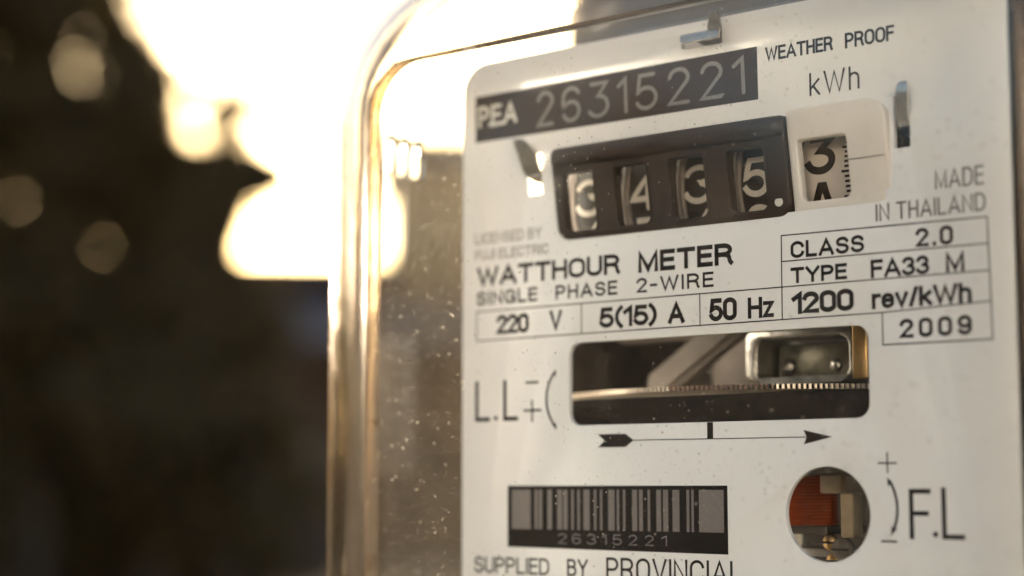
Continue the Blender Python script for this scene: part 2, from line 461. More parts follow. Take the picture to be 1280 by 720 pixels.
def text(name, s, u0, u1, v0, v1, w, parent, m='ink', gap=0.28, y=YP, glyphs=G, cap='square', label=None):
    bm = bmesh.new()
    text_bm(bm, s, u0, u1, v0, v1, w, gap, y, glyphs, cap)
    me = bpy.data.meshes.new(name); bm.to_mesh(me); bm.free()
    o = link(name, me, M[m], parent)
    if label: o['label'] = label
    return o

def strokes(name, lines, parent, m='ink', y=YP, polys=(), label=None):
    """lines: (pts, width); polys: filled flat outlines"""
    bm = bmesh.new()
    for k, (pts, w) in enumerate(lines): ribbon(bm, pts, w, WP, y - 0.0015 * (k % 6))
    for k, pts in enumerate(polys): bm.faces.new([bm.verts.new(W(p[0], y - 0.010 - 0.0015 * k, p[1])) for p in pts])
    me = bpy.data.meshes.new(name); bm.to_mesh(me); bm.free()
    o = link(name, me, M[m], parent)
    if label: o['label'] = label
    return o

# ================================================================== SETTING
Z0 = 1.5                      # height of the meter's own origin above the ground
def bearing(px, dist):        # a point at the photograph's column px, dist metres away, on the ground
    yaw = R(39.155) + math.atan((640 - px) / 2213.8)
    return Vector((0.134 - math.sin(yaw) * dist, -0.208 + math.cos(yaw) * dist, 0)), yaw

bm = bmesh.new()
NG = 60
gv = {}
for i in range(NG + 1):
    for j in range(NG + 1):
        x = (i / NG * 2 - 1); y = (j / NG * 2 - 1)
        X = 600 * math.copysign(abs(x) ** 2.2, x); Y = 600 * math.copysign(abs(y) ** 2.2, y)
        d = math.hypot(X, Y)
        z = 0.12 * math.sin(X * 0.21) * math.cos(Y * 0.17) * min(1, max(0, d - 6) / 30)
        gv[i, j] = bm.verts.new((X, Y, z))
for i in range(NG):
    for j in range(NG): bm.faces.new((gv[i, j], gv[i + 1, j], gv[i + 1, j + 1], gv[i, j + 1]))
g = from_bm('ground', bm, M['ground'], smooth=True); g['kind'] = 'structure'

bm = bmesh.new()          # earth path before the house, coloured pale to stand in for sunlit ground
def gh(X, Y): return 0.12 * math.sin(X * 0.21) * math.cos(Y * 0.17) * min(1, max(0, math.hypot(X, Y) - 6) / 30)
pv = {}
for i in range(31):
    for j in range(7):
        a = R(28 + i); d = 21.5 + j * 1.25 + 0.3 * math.sin(i * 0.9)
        X, Y = -math.sin(a) * d, math.cos(a) * d
        pv[i, j] = bm.verts.new((X, Y, max(gh(X, Y), 0) + 0.09))
for i in range(30):
    for j in range(6): bm.faces.new((pv[i, j], pv[i + 1, j], pv[i + 1, j + 1], pv[i, j + 1]))
o = from_bm('path', bm, M['road'], smooth=True); o['kind'] = 'structure'
# ---- house: stands about 30 m away, seen at the left of the glass cover
hp, hyaw = bearing(412, 30)
house = empty('house', hp, hyaw, label='dark blurred house with a grey lean-to roof behind the left edge of the meter', category='house')
def HT(x, y, z): return (x, y, z)
def hbox(name, m, x0, x1, y0, y1, z0, z1, parent=house, bev=0.02):
    bm = bmesh.new(); box_bm(bm, x0, x1, y0, y1, z0, z1, bev, HT)
    return from_bm(name, bm, m, parent, auto=35)
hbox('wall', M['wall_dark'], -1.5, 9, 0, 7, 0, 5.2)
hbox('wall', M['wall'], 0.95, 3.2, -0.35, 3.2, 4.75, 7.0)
def gable_roof(name, x0, x1, y0, y1, ze, zr, parent, m, along='x', t=0.10):
    bm = bmesh.new()
    ym = (y0 + y1) / 2
    pts = [(y0, ze), (ym, zr), (y1, ze), (y1, ze - t), (ym, zr - t), (y0, ze - t)]
    a = [bm.verts.new((x0, p[0], p[1])) for p in pts]; b = [bm.verts.new((x1, p[0], p[1])) for p in pts]
    n = len(pts)
    for i in range(n): bm.faces.new((a[i], a[(i + 1) % n], b[(i + 1) % n], b[i]))
    bm.faces.new((a[0], a[1], a[4], a[5])); bm.faces.new((a[1], a[2], a[3], a[4]))
    bm.faces.new((b[0], b[5], b[4], b[1])); bm.faces.new((b[1], b[4], b[3], b[2]))
    return from_bm(name, bm, m, parent)
gable_roof('roof', -1.9, 9.4, -0.5, 7.5, 5.25, 5.85, house, M['roof'])
gable_roof('roof', 0.75, 3.4, -0.7, 3.6, 6.98, 7.9, house, M['roof'])
# lean-to of corrugated sheet on posts
bm = bmesh.new()
NC = 130
prev = None
for i in range(NC + 1):
    x = -2.0 + 11 * i / NC
    dz = 0.03 * math.sin(i * math.pi / 2 + 0.4)
    row = [bm.verts.new((x, -2.9, 3.72 + dz)), bm.verts.new((x, -0.02, 4.72 + dz)), bm.verts.new((x, -0.02, 4.70 + dz)), bm.verts.new((x, -2.9, 3.70 + dz))]
    if prev:
        for k in range(4): bm.faces.new((prev[k], prev[(k + 1) % 4], row[(k + 1) % 4], row[k]))
    prev = row
from_bm('lean_to_roof', bm, M['awning'], house)
for x in (-1.8, 1.2, 4.2, 7.2): hbox('post', M['timber'], x - 0.07, x + 0.07, -2.8, -2.66, 0, 3.66)
for x in (-0.6, 3.6, 6.2):
    f = hbox('window_frame', M['timber'], x - 0.55, x + 0.55, -0.06, 0.0, 1.1, 2.3)
    hbox('pane', M['house_glass'], x - 0.47, x - 0.03, -0.075, -0.062, 1.18, 2.22, f, 0)
    hbox('pane', M['house_glass'], x + 0.03, x + 0.47, -0.075, -0.062, 1.18, 2.22, f, 0)
d_ = hbox('door', M['timber'], 1.2, 2.1, -0.06, 0.0, 0.05, 2.15)
hbox('handle', M['steel'], 1.98, 2.04, -0.11, -0.06, 1.0, 1.12, d_, 0.005)
hbox('step', M['concrete'], 0.9, 2.4, -0.9, -0.005, 0, 0.16)

# ---- trees
def branch(bm, p0, p1, r0, r1, n=7):
    p0, p1 = Vector(p0), Vector(p1)
    d = (p1 - p0).normalized(); a = d.orthogonal().normalized(); b = d.cross(a)
    A = [bm.verts.new(p0 + (a * math.cos(2 * math.pi * k / n) + b * math.sin(2 * math.pi * k / n)) * r0) for k in range(n)]
    B = [bm.verts.new(p1 + (a * math.cos(2 * math.pi * k / n) + b * math.sin(2 * math.pi * k / n)) * r1) for k in range(n)]
    for k in range(n): bm.faces.new((A[k], A[(k + 1) % n], B[(k + 1) % n], B[k]))
    bm.faces.new(A[::-1]); bm.faces.new(B)

def tree(px, dist, clumps, th, label, lm='leaf', n=9000, ls=0.09, seed=1, name='tree', cat='tree', group=None, trunk_r=0.14):
    """clumps: (side offset m, depth m, height m, radius m); side is to the viewer's right"""
    rnd = random.Random(seed)
    p, yaw = bearing(px, dist)
    t = empty(name, p, yaw, label=label, category=cat)
    if group: t['group'] = group
    bm = bmesh.new()
    pts = [Vector((0, 0, -0.05)), Vector((0.05, 0, th * 0.4)), Vector((-0.04, 0.05, th * 0.75)), Vector((0.02, 0, th))]
    for k in range(3): branch(bm, pts[k], pts[k + 1], trunk_r * (1 - k * 0.25), trunk_r * (0.75 - k * 0.25))
    for c in clumps:
        s = pts[1].lerp(pts[3], rnd.uniform(0.05, 0.8)); e = Vector((c[0], c[1], c[2]))
        mid = s.lerp(e, 0.5) + Vector((0, 0, 0.12))
        branch(bm, s, mid, trunk_r * 0.4, trunk_r * 0.24); branch(bm, mid, e, trunk_r * 0.24, trunk_r * 0.08)
    from_bm('trunk', bm, M['bark'], t, smooth=True)
    vs_, fs_ = [], []
    vol = [c[3] ** 2 for c in clumps]; tot = sum(vol)
    for c, vv in zip(clumps, vol):
        subs = []
        for _ in range(max(5, int(26 * vv / tot * len(clumps) * 0.5))):
            d = Vector((rnd.gauss(0, 1), rnd.gauss(0, 1), rnd.gauss(0, 0.85))).normalized() * (c[3] * rnd.uniform(0.3, 1.0))
            subs.append((Vector(c[:3]) + d, c[3] * rnd.uniform(0.16, 0.36)))
        for _ in range(int(n * vv / tot)):
            sc, sr = rnd.choice(subs)
            q = sc + Vector((rnd.gauss(0, 1), rnd.gauss(0, 1), rnd.gauss(0, 0.8))) * sr * (0.6 if rnd.random() > 0.14 else 1.35)
            a = Vector((rnd.gauss(0, 1), rnd.gauss(0, 1), rnd.gauss(0, 0.7))).normalized()
            b = a.orthogonal().normalized(); b = (b * math.cos(rnd.uniform(0, 6.28)) + a.cross(b) * math.sin(rnd.uniform(0, 6.28))).normalized()
            l = ls * rnd.uniform(0.6, 1.4); w = l * 0.32; nn = a.cross(b) * l * 0.1
            i = len(vs_)
            vs_ += [q, q + a * l * 0.5 + b * w + nn, q + a * l, q + a * l * 0.5 - b * w + nn]
            fs_.append((i, i + 1, i + 2, i + 3))
    me = bpy.data.meshes.new('crown'); me.from_pydata(vs_, [], fs_)
    cr = link('crown', me, M[lm], t)
    return t

# px columns: 6.3 mm per px at 14 m
tree(40, 13, [(-0.9, 0, 6.6, 1.5), (0.1, .2, 5.2, 0.9), (-0.6, 0, 4.2, 1.2), (0.25, 0, 3.9, 0.8), (-0.2, 0.2, 2.9, 1.1), (0.3, 0, 2.1, 0.9), (-1.2, 0.3, 5.2, 1.0), (0.5, 0.2, 3.1, 0.65), (-0.2, 0.4, 2.5, 0.8), (-0.9, 0.4, 2.4, 0.9), (-0.2, 0.4, 1.8, 0.8), (0.15, 0, 4.9, 0.75), (0.35, 0.1, 4.45, 0.6), (-0.2, 0, 5.7, 0.9), (-0.6, 0, 1.5, 1.0), (-1.7, 0, 3.0, 1.1)], 4.6,
     'tallest dark blurred tree at the far left, its top past the frame', n=92000, ls=0.12, seed=3)
tree(190, 14, [(0.0, 0, 3.55, 0.55), (-0.35, 0, 3.0, 0.7), (0.35, 0, 2.7, 0.62), (0.0, 0.2, 2.1, 0.8), (-0.5, 0, 1.5, 0.8), (0.5, 0, 1.5, 0.75), (-0.5, .1, 3.9, 0.45), (-0.1, .1, 4.0, 0.5), (0.3, 0, 4.0, 0.4), (-0.6, 0, 4.45, 0.5), (-0.35, 0, 4.2, 0.4)], 3.2,
     'middle dark tree with a low rounded top against the bright sky', n=42000, ls=0.11, seed=8)
tree(275, 15, [(0.06, 0, 4.65, 0.33), (0.28, 0, 4.25, 0.36), (0.1, 0, 4.0, 0.4), (-0.1, 0, 3.9, 0.36), (-0.22, 0, 3.3, 0.5), (0.02, 0.1, 2.75, 0.52), (-0.3, 0, 2.1, 0.7), (0.2, 0, 1.7, 0.6)], 3.6,
     'slim dark tree with a ragged pointed top nearest the bright gap beside the meter', lm='leaf2', n=34000, ls=0.10, seed=5)
# a hedge of low shrubs that closes the view below the crowns
for k, (px, dist, h_) in enumerate(((-60, 15.5, 1.5), (45, 16.5, 1.7), (150, 16, 1.9), (240, 17, 1.9), (270, 18, 1.6))):
    tree(px, dist, [(-0.4, 0, h_ * 0.35, 0.6), (0.35, 0, h_ * 0.45, 0.6), (0, 0.1, h_ * 0.8, 0.55), (0.5, 0.1, h_ * 0.9, 0.4), (-0.5, 0, h_, 0.4), (0, 0, h_ * 0.2, 0.6)], h_ * 0.7,
         ['leftmost low shrub under the tall tree', 'low shrub under the tall tree, second from the left edge', 'low shrub in the middle, under the round topped tree',
          'low shrub below the slim tree', 'rightmost low shrub, just left of the house'][k], n=12000, ls=0.10, seed=20 + k, name='shrub', cat='shrub', group='shrubs below the trees', trunk_r=0.05)

# unseen additions that shape the light and reflections: trees and bushes left, house behind
def added_tree(yaw_deg, dist, clumps, th, label, seed):  # out-of-view tree added to darken glass reflections and rim
    a = R(yaw_deg)
    t = tree(640, 10, clumps, th, label, n=9000, ls=0.24, seed=seed, group='added trees beside the photographer', trunk_r=0.16)
    t.location = (-math.sin(a) * dist, math.cos(a) * dist, 0); t.rotation_euler = (0, 0, a)
NTH = ('first', 'second', 'third', 'fourth', 'fifth', 'sixth', 'seventh', 'eighth', 'ninth')
for k, (yw, ds, sc) in enumerate(((67, 12, 0.95), (78, 13, 1.25), (104, 11, 1.3), (119, 12, 1.25), (134, 12, 1.25), (149, 13, 1.35), (166, 12, 1.3))):
    added_tree(yw, ds, [(a * sc, b, c * sc, d * sc) for a, b, c, d in ((-1.4, 0, 1.2, 1.3), (1.2, 0, 1.3, 1.3), (0, 0, 2.5, 1.3), (-0.6, .3, 0.6, 1.2), (0.9, .2, 2.3, 0.9), (-1.2, 0, 2.2, 0.9), (1.0, -.3, 0.4, 1.0))], 2.2 * sc,
              NTH[k] + ' bushy tree from the left, outside the frame, added to darken the reflections in the glass', 50 + k)
for k, (yw, ds) in enumerate(((61, 4.5), (70, 5.0), (79, 4.6), (100, 5.2))):  # bushes added out of view to keep the lower glass rim dark
    a = R(yw)
    t = tree(640, 10, [(-0.4, 0, 0.4, 0.5), (0.4, 0, 0.45, 0.5), (0, 0.1, 0.75, 0.5), (0.2, 0, 0.2, 0.5)], 0.6, NTH[k] + ' low bush from the left close to the post, outside the frame, added to darken the glass rim', n=5000, ls=0.09, seed=80 + k, name='shrub', cat='shrub', group='added bushes close to the post', trunk_r=0.03)
    t.location = (-math.sin(a) * ds, math.cos(a) * ds, 0)
hb = empty('house', (5.6, -8.2, 0), R(32), label='unseen cream rendered house added behind the photographer to bounce the low sun onto the plate', category='house')  # added as a reflector, bounces warm sunlight onto the name plate
hbox('wall', M['cream_wall'], -11, 9, -7, 0, 0, 4.6, hb)
gable_roof('roof', -11.5, 9.5, -7.5, 0.55, 4.62, 6.6, hb, M['roof'])
for x in (-8.5, -4.5, 2.0, 6.0):
    f = hbox('window_frame', M['timber'], x - 0.65, x + 0.65, 0.003, 0.06, 1.0, 2.4, hb)
    for q in (-0.57, 0.04): hbox('pane', M['house_glass'], x + q, x + q + 0.53, 0.061, 0.075, 1.08, 2.32, f, 0)
f = hbox('door', M['timber'], -1.9, -0.9, 0.003, 0.05, 0.05, 2.15, hb)
hbox('handle', M['steel'], -1.1, -1.04, 0.05, 0.1, 1.0, 1.12, f, 0.005)

# dry grass round the foot of the post and out to the trees
rnd = random.Random(4)
vs_, fs_ = [], []
for _ in range(14000):
    d = 2 + 26 * rnd.random() ** 0.7; yaw = R(39 + rnd.uniform(-30, 40))
    x, y = -math.sin(yaw) * d, math.cos(yaw) * d
    z = 0.12 * math.sin(x * 0.21) * math.cos(y * 0.17) * min(1, max(0, math.hypot(x, y) - 6) / 30) - 0.02
    a = rnd.uniform(0, 6.28); w = 0.012; h_ = rnd.uniform(0.08, 0.28)
    lx, ly = rnd.uniform(-.08, .08), rnd.uniform(-.08, .08)
    i = len(vs_)
    vs_ += [(x - w * math.cos(a), y - w * math.sin(a), z), (x + w * math.cos(a), y + w * math.sin(a), z), (x + lx, y + ly, z + h_)]
    fs_.append((i, i + 1, i + 2))
me = bpy.data.meshes.new('grass'); me.from_pydata(vs_, [], fs_)
gr = link('grass', me, M['grass']); gr['kind'] = 'stuff'; gr['label'] = 'dry grass on the ground towards the trees'; gr['category'] = 'grass'

# ================================================================== POST AND METER
post = empty('concrete_post', (0.0, 0.19, 0), 0, label='dark weathered mounting board on a concrete post, seen above the name plate through the glass', category='post')
def pbox(name, m, x0, x1, y0, y1, z0, z1, parent=post, bev=0.003):
    bm = bmesh.new(); box_bm(bm, x0, x1, y0, y1, z0, z1, bev, HT)
    return from_bm(name, bm, m, parent, auto=35)
pbox('shaft', M['concrete'], -0.0, 0.12, -0.085, 0.055, -0.1, 3.2, bev=0.012)
pbox('mounting_board', M['wood'], -0.088, 0.13, -0.108, -0.087, Z0 - 0.16, Z0 + 0.20)
for z in (Z0 - 0.13, Z0 + 0.17):
    for x in (0.02, 0.10):
        bm = bmesh.new()
        bmesh.ops.create_cone(bm, cap_ends=True, segments=6, radius1=0.006, radius2=0.0055, depth=0.005, matrix=Matrix.Translation((x, -0.1105, z)) @ Matrix.Rotation(R(90), 4, 'X'))
        from_bm('bolt', bm, M['steel'], post)

meter = empty('watthour_meter', (0, 0, Z0), 0, label='electricity meter with a white printed name plate and number drums under a clear glass cover', category='electricity meter')

# ---- name plate with its cut-outs
TILT = 0.16
def tilt(u, v): return -(0.25 + (v - 36.4) * TILT)
slotL = rrect(12.9, 15.9, 43.9, 50.2, 0.2, 2)
slotR = rrect(74.3, 76.6, 43.7, 50.6, 0.2, 2)
slotT = rrect(41.4, 48.2, 62.0, 64.2, 0.2, 2)
plate = sheet('name_plate', M['plate'], meter,
              [rrect(0.2, 90.05, -42, 65.75, (3, 3, 3, 4.6)), rrect(20.4, 73.0, 36.9, 49.4, 1.0, 4),
               rrect(20.95, 69.95, 8.85, 21.0, 1.9), circle(63.45, -3.65, 6.25), slotL, slotR, slotT], 0, 0.9, 0.06)

P_ = plate
# serial number panel
sp = sheet('serial_panel', M['panel'], meter, [[(2.85, 53.25), (53.97, 53.1), (53.87, 60.56), (2.8, 60.54)]], -0.05, -0.004)
ysp = -0.075
text('lettering', 'P.E.A', 3.35, 11.2, 55.45, 58.9, 0.62, sp, 'white_print', 0.16, ysp, cap='round', label='white utility initials')
bm = bmesh.new()
for ch, a, b in zip('26315221', (15.03, 19.82, 24.88, 30.0, 33.34, 39.01, 44.54, 49.79), (18.3, 23.39, 28.73, 31.98, 37.27, 42.78, 48.3, 52.0)):
    text_bm(bm, ch, a, b, 54.1, 59.6, 0.62, 0.2, ysp, GP, 'round')
me = bpy.data.meshes.new('serial_number'); bm.to_mesh(me); bm.free()
o = link('lettering', me, M['engraved'], sp); o['label'] = 'engraved serial number 26315221'

# printed lines of the plate
for s, u0, u1, v0, v1, w, m, gap, cap in (
    ('WEATHER', 55.2, 65.7, 58.2, 60.2, 0.27, 'ink', 0.24, 'square'), ('PROOF', 67.5, 74.75, 58.1, 60.2, 0.27, 'ink', 0.24, 'square'),
    ('kWh', 62.0, 69.55, 52.35, 55.6, 0.24, 'ink', 0.26, 'round'),
    ('MADE', 79.9, 86.6, 37.7, 40.2, 0.22, 'ink_mid', 0.26, 'round'), ('IN THAILAND', 71.45, 86.7, 34.35, 36.7, 0.22, 'ink_mid', 0.26, 'round'),
    ('LICENSED BY', 2.75, 15.95, 37.2, 38.9, 0.22, 'ink_grey', 0.26, 'square'), ('FUJI ELECTRIC', 2.75, 17.25, 34.7, 36.3, 0.22, 'ink_grey', 0.26, 'square'),
    ('WATTHOUR', 3.2, 30.35, 30.65, 33.6, 0.44, 'ink', 0.22, 'square'), ('METER', 33.55, 49.55, 30.5, 33.55, 0.50, 'ink', 0.24, 'square'),
    ('SINGLE', 3.1, 15.05, 27.7, 29.8, 0.28, 'ink', 0.30, 'square'), ('PHASE', 18.55, 29.85, 27.65, 29.75, 0.28, 'ink', 0.30, 'square'), ('2-WIRE', 33.25, 46.35, 27.6, 29.75, 0.28, 'ink', 0.30, 'square'),
    ('220', 7.1, 13.4, 23.05, 26.0, 0.46, 'ink', 0.20, 'square'), ('V', 17.4, 19.7, 23.05, 26.05, 0.42, 'ink', 0.2, 'square'),
    ('5(15)', 26.6, 36.75, 22.9, 25.9, 0.48, 'ink', 0.20, 'square'), ('A', 38.65, 41.45, 22.85, 25.85, 0.50, 'ink', 0.2, 'square'),
    ('50', 45.55, 50.05, 22.75, 25.95, 0.50, 'ink', 0.20, 'square'), ('Hz', 51.8, 55.9, 22.8, 25.7, 0.42, 'ink', 0.22, 'square'),
    ('1200', 58.7, 68.0, 22.95, 25.9, 0.50, 'ink', 0.20, 'square'), ('rev/kWh', 70.6, 84.5, 22.9, 25.5, 0.42, 'ink', 0.22, 'square'),
    ('CLASS', 58.65, 69.7, 30.55, 32.85, 0.34, 'ink', 0.26, 'square'), ('2.0', 77.05, 82.2, 30.5, 32.95, 0.36, 'ink', 0.36, 'square'),
    ('TYPE', 58.6, 67.1, 27.15, 29.3, 0.34, 'ink', 0.24, 'square'), ('FA33', 70.55, 78.85, 26.97, 29.4, 0.36, 'ink', 0.22, 'square'), ('M', 81.1, 83.65, 26.97, 29.5, 0.38, 'ink', 0.2, 'square'),
    ('2009', 74.5, 84.4, 18.9, 21.4, 0.38, 'ink', 0.42, 'square'),
    ('SUPPLIED', 2.75, 17.2, -13.0, -10.55, 0.26, 'ink', 0.22, 'square'), ('BY', 20.5, 24.3, -13.0, -10.5, 0.26, 'ink', 0.22, 'square'), ('PROVINCIAL', 27.55, 50.3, -13.35, -10.1, 0.30, 'ink', 0.24, 'square'),
):
    text('lettering', s, u0, u1, v0, v1, w * 1.33, P_, m, gap, cap=cap)

# ruled table
lw = 0.17
T_ = [([(3.12, 26.75), (86.95, 26.8)], lw), ([(3.12, 22.25), (72.1, 22.4)], lw), ([(72.1, 22.4), (87.1, 22.95)], lw), ([(3.12, 22.25), (3.12, 26.75)], lw),
      ([(23.33, 22.3), (23.33, 26.75)], lw), ([(44.02, 22.3), (44.02, 26.75)], lw), ([(57.2, 22.4), (57.25, 33.8)], lw),
      ([(57.25, 33.8), (86.85, 33.55)], lw), ([(57.22, 30.25), (86.9, 30.2)], lw), ([(86.85, 33.55), (87.1, 18.17)], lw), ([(72.08, 18.2), (72.08, 22.4)], lw), ([(72.08, 18.2), (87.1, 18.17)], lw)]
strokes('ruled_line', T_, P_, 'ink')

# light load and full load adjustment marks
def arcpts(p0, pm, p1, n=16):
    (x1, y1), (x2, y2), (x3, y3) = p0, pm, p1
    d = 2 * (x1 * (y2 - y3) + x2 * (y3 - y1) + x3 * (y1 - y2))
    ux = ((x1**2 + y1**2) * (y2 - y3) + (x2**2 + y2**2) * (y3 - y1) + (x3**2 + y3**2) * (y1 - y2)) / d
    uy = ((x1**2 + y1**2) * (x3 - x2) + (x2**2 + y2**2) * (x1 - x3) + (x3**2 + y3**2) * (x2 - x1)) / d
    r = math.hypot(x1 - ux, y1 - uy)
    a0 = math.atan2(y1 - uy, x1 - ux); a1 = math.atan2(y3 - uy, x3 - ux)
    while a1 - a0 > math.pi: a1 -= 2 * math.pi
    while a1 - a0 < -math.pi: a1 += 2 * math.pi
    return [(ux + r * math.cos(a0 + (a1 - a0) * k / n), uy + r * math.sin(a0 + (a1 - a0) * k / n)) for k in range(n + 1)]
def head(tip, d, l, w):
    d = Vector(d).normalized(); n = Vector((-d.y, d.x)); t = Vector(tip)
    return [t, t - d * l + n * w, t - d * l * 0.72, t - d * l - n * w]
LL = [([(3.2, 15.7), (3.2, 10.15), (5.5, 10.15)], 0.62), ([(8.75, 15.7), (8.75, 10.15), (11.0, 10.15)], 0.62), ([(12.95, 15.48), (15.1, 15.48)], 0.34),
      ([(12.55, 11.3), (15.6, 11.3)], 0.32), ([(14.03, 12.7), (14.03, 9.7)], 0.32), (arcpts((18.2, 16.7), (16.75, 13.0), (18.25, 9.0)), 0.36)]
strokes('lettering', LL, P_, polys=[circle(6.95, 10.3, 0.36, 14), head((18.6, 17.3), (0.45, 1), 1.25, 0.42), head((18.65, 8.2), (0.45, -1), 1.25, 0.42)], label='light load mark with its curved arrow, left of the disc window')
FL = [([(77.9, -0.62), (75.5, -0.62), (75.5, -6.35)], 0.62), ([(75.5, -3.4), (77.6, -3.4)], 0.56), ([(79.95, -0.45), (79.95, -6.3), (82.4, -6.3)], 0.62),
      ([(71.05, 2.97), (73.5, 2.97)], 0.22), ([(72.3, 4.25), (72.3, 1.8)], 0.22), ([(71.3, -7.0), (73.3, -7.0)], 0.26), (arcpts((72.6, 0.6), (73.55, -2.5), (72.95, -5.6)), 0.36)]
strokes('lettering', FL, P_, polys=[circle(78.75, -6.0, 0.36, 14), head((72.2, 1.2), (-0.45, 1), 1.3, 0.45), head((72.6, -6.3), (-0.42, -1), 1.3, 0.45)], label='full load mark with its curved arrow, right of the round window')
strokes('rotation_arrow', [([(32.3, 6.55), (61.0, 6.5)], 0.13)], P_, polys=[
    [(26.2, 7.5), (31.1, 7.5), (32.55, 6.55), (31.1, 5.6), (26.2, 5.6), (27.4, 6.55)], [(60.15, 7.45), (64.45, 6.48), (60.15, 5.55), (60.6, 6.5)],
    [(44.98, 8.8), (45.95, 8.8), (45.95, 6.5), (44.98, 6.5)]])

# barcode panel
bp = sheet('barcode_panel', M['black_print'], meter, [[(9.35, -9.0), (48.14, -9.25), (48.12, 0.11), (9.35, 0.08)]], -0.05, -0.004)
bars = [10.11, 13.74, 14.51, 15.09, 15.3, 15.94, 16.91, 17.78, 18.75, 19.66, 19.89, 20.65, 21.35, 21.8, 22.47, 22.91, 23.58, 24.69, 25.46, 25.9, 26.55, 26.97, 28.01, 29.14, 29.53, 29.96, 30.62, 31.05, 32.23, 33.24, 33.35, 34.07, 34.91, 35.33, 36.39, 37.2, 37.53, 38.4, 39.12, 40.29, 41.47, 41.94, 42.28, 42.68, 43.53, 47.56]
bars[29] = 33.1; bars[30] = 33.42
strokes('barcode_bars', [], bp, 'bar_grey', -0.062, polys=[[(a, -0.47), (b, -0.47), (b, -6.3), (a, -6.3)] for a, b in zip(bars[0::2], bars[1::2])])
bm = bmesh.new()
for ch, a, b in zip('26315221', (18.9, 21.49, 24.16, 26.9, 28.74, 31.55, 34.41, 37.12), (20.48, 23.09, 25.81, 27.66, 30.36, 33.04, 35.87, 38.11)):
    text_bm(bm, ch, a, b, -8.35, -6.85, 0.17, 0.2, -0.075, G, 'round')
me = bpy.data.meshes.new('barcode_number'); bm.to_mesh(me); bm.free()
o = link('lettering', me, M['engraved'], bp); o['label'] = 'small number 26315221 under the bars'

# ---- register: black bezel, cream cover, drums
wins = [(21.0, 26.7), (30.5, 36.2), (40.1, 45.9), (49.8, 55.6)]
bez = sheet('register_bezel', M['black_plastic'], meter,
            [rrect(19.3, 59.05, 36.4, 49.9, (2.0, 2.0, 1.6, 1.6))] + [rrect(a, b, 37.5, 46.1, (1.0, 1.0, 0.5, 0.5), 4) for a, b in wins], 0.0, 1.7, 0.22, tilt)
# thick rounded brow along the top of the bezel
bm = bmesh.new()
prof = [(-1.95, 50.0), (-2.6, 49.8), (-3.15, 49.3), (-3.3, 48.4), (-3.15, 47.6), (-2.65, 47.15), (-2.1, 47.05), (-0.9, 47.2), (-0.5, 50.0)]
us = [19.5, 19.7, 20.2, 21.0, 57.5, 58.3, 58.75, 58.95]; sc_ = [0.35, 0.7, 0.93, 1, 1, 0.93, 0.7, 0.35]
rows = [[bm.verts.new(W(u, -1.3 + (y + 1.3) * s, 48.5 + (v - 48.5) * (0.75 + 0.25 * s))) for y, v in prof] for u, s in zip(us, sc_)]
for a, b in zip(rows, rows[1:]):
    for k in range(len(prof)): bm.faces.new((a[k], a[(k + 1) % len(prof)], b[(k + 1) % len(prof)], b[k]))
bm.faces.new(rows[0]); bm.faces.new(rows[-1][::-1])
o = from_bm('brow', bm, M['black_plastic'], bez, auto=60)
bm = bmesh.new()
bmesh.ops.create_cone(bm, cap_ends=True, segments=24, radius1=0.62 * MM, radius2=0.62 * MM, depth=0.1 * MM, matrix=Matrix.Translation(W(57.3, tilt(0, 38.3) - 0.03, 38.35)) @ Matrix.Rotation(R(90), 4, 'X'))
from_bm('decimal_point', bm, M['white_print'], bez)
for a, b in wins:      # thin lip round each window
    sheet('window_lip', M['black_plastic'], bez, [rrect(a - 0.25, b + 0.25, 37.25, 46.35, (1.2, 1.2, 0.7, 0.7), 4), rrect(a, b, 37.5, 46.1, (1.0, 1.0, 0.5, 0.5), 4)], -0.12, 0.3, 0.03, tilt)
cream = sheet('decimal_drum_cover', M['cream_plastic'], meter,
              [rrect(59.15, 73.8, 36.3, 50.6, (0.8, 2.2, 2.6, 0.8)), rrect(60.55, 67.85, 38.1, 46.35, (0.9, 1.0, 0.5, 0.4), 4)], 0.6, 2.3, 0.35, tilt)
o = strokes('pointer_line', [([(67.9, 42.95), (69.5, 42.9)], 0.16)], cream, 'ink_mid')
for v_ in o.data.vertices: v_.co.y += (tilt(0, 42.9) + 0.58) * MM
o2 = strokes('pointer_line', [([(69.5, 42.9), (73.2, 42.95)], 0.16)], cream, 'ink_mid')
for v_ in o2.data.vertices:
    u_ = v_.co.x / MM + 45; v_.co.y += (tilt(0, 42.9) + 0.58) * MM
bm = bmesh.new()      # black frame behind the bezel that holds the drums
box_bm(bm, 18.9, 74.0, 24.6, 25.6, 33.0, 52.4); box_bm(bm, 18.9, 74.0, 2.6, 24.58, 52.42, 53.2); box_bm(bm, 18.9, 74.0, 2.6, 24.58, 32.2, 32.98)
from_bm('register_frame', bm, M['drum_black'], meter)
for u in (27.35, 37.1, 46.75, 57.4, 72.6):
    box('drum_divider', M['drum_black'], meter, u, u + 0.5, 5.2, 24.5, 33.1, 52.3)

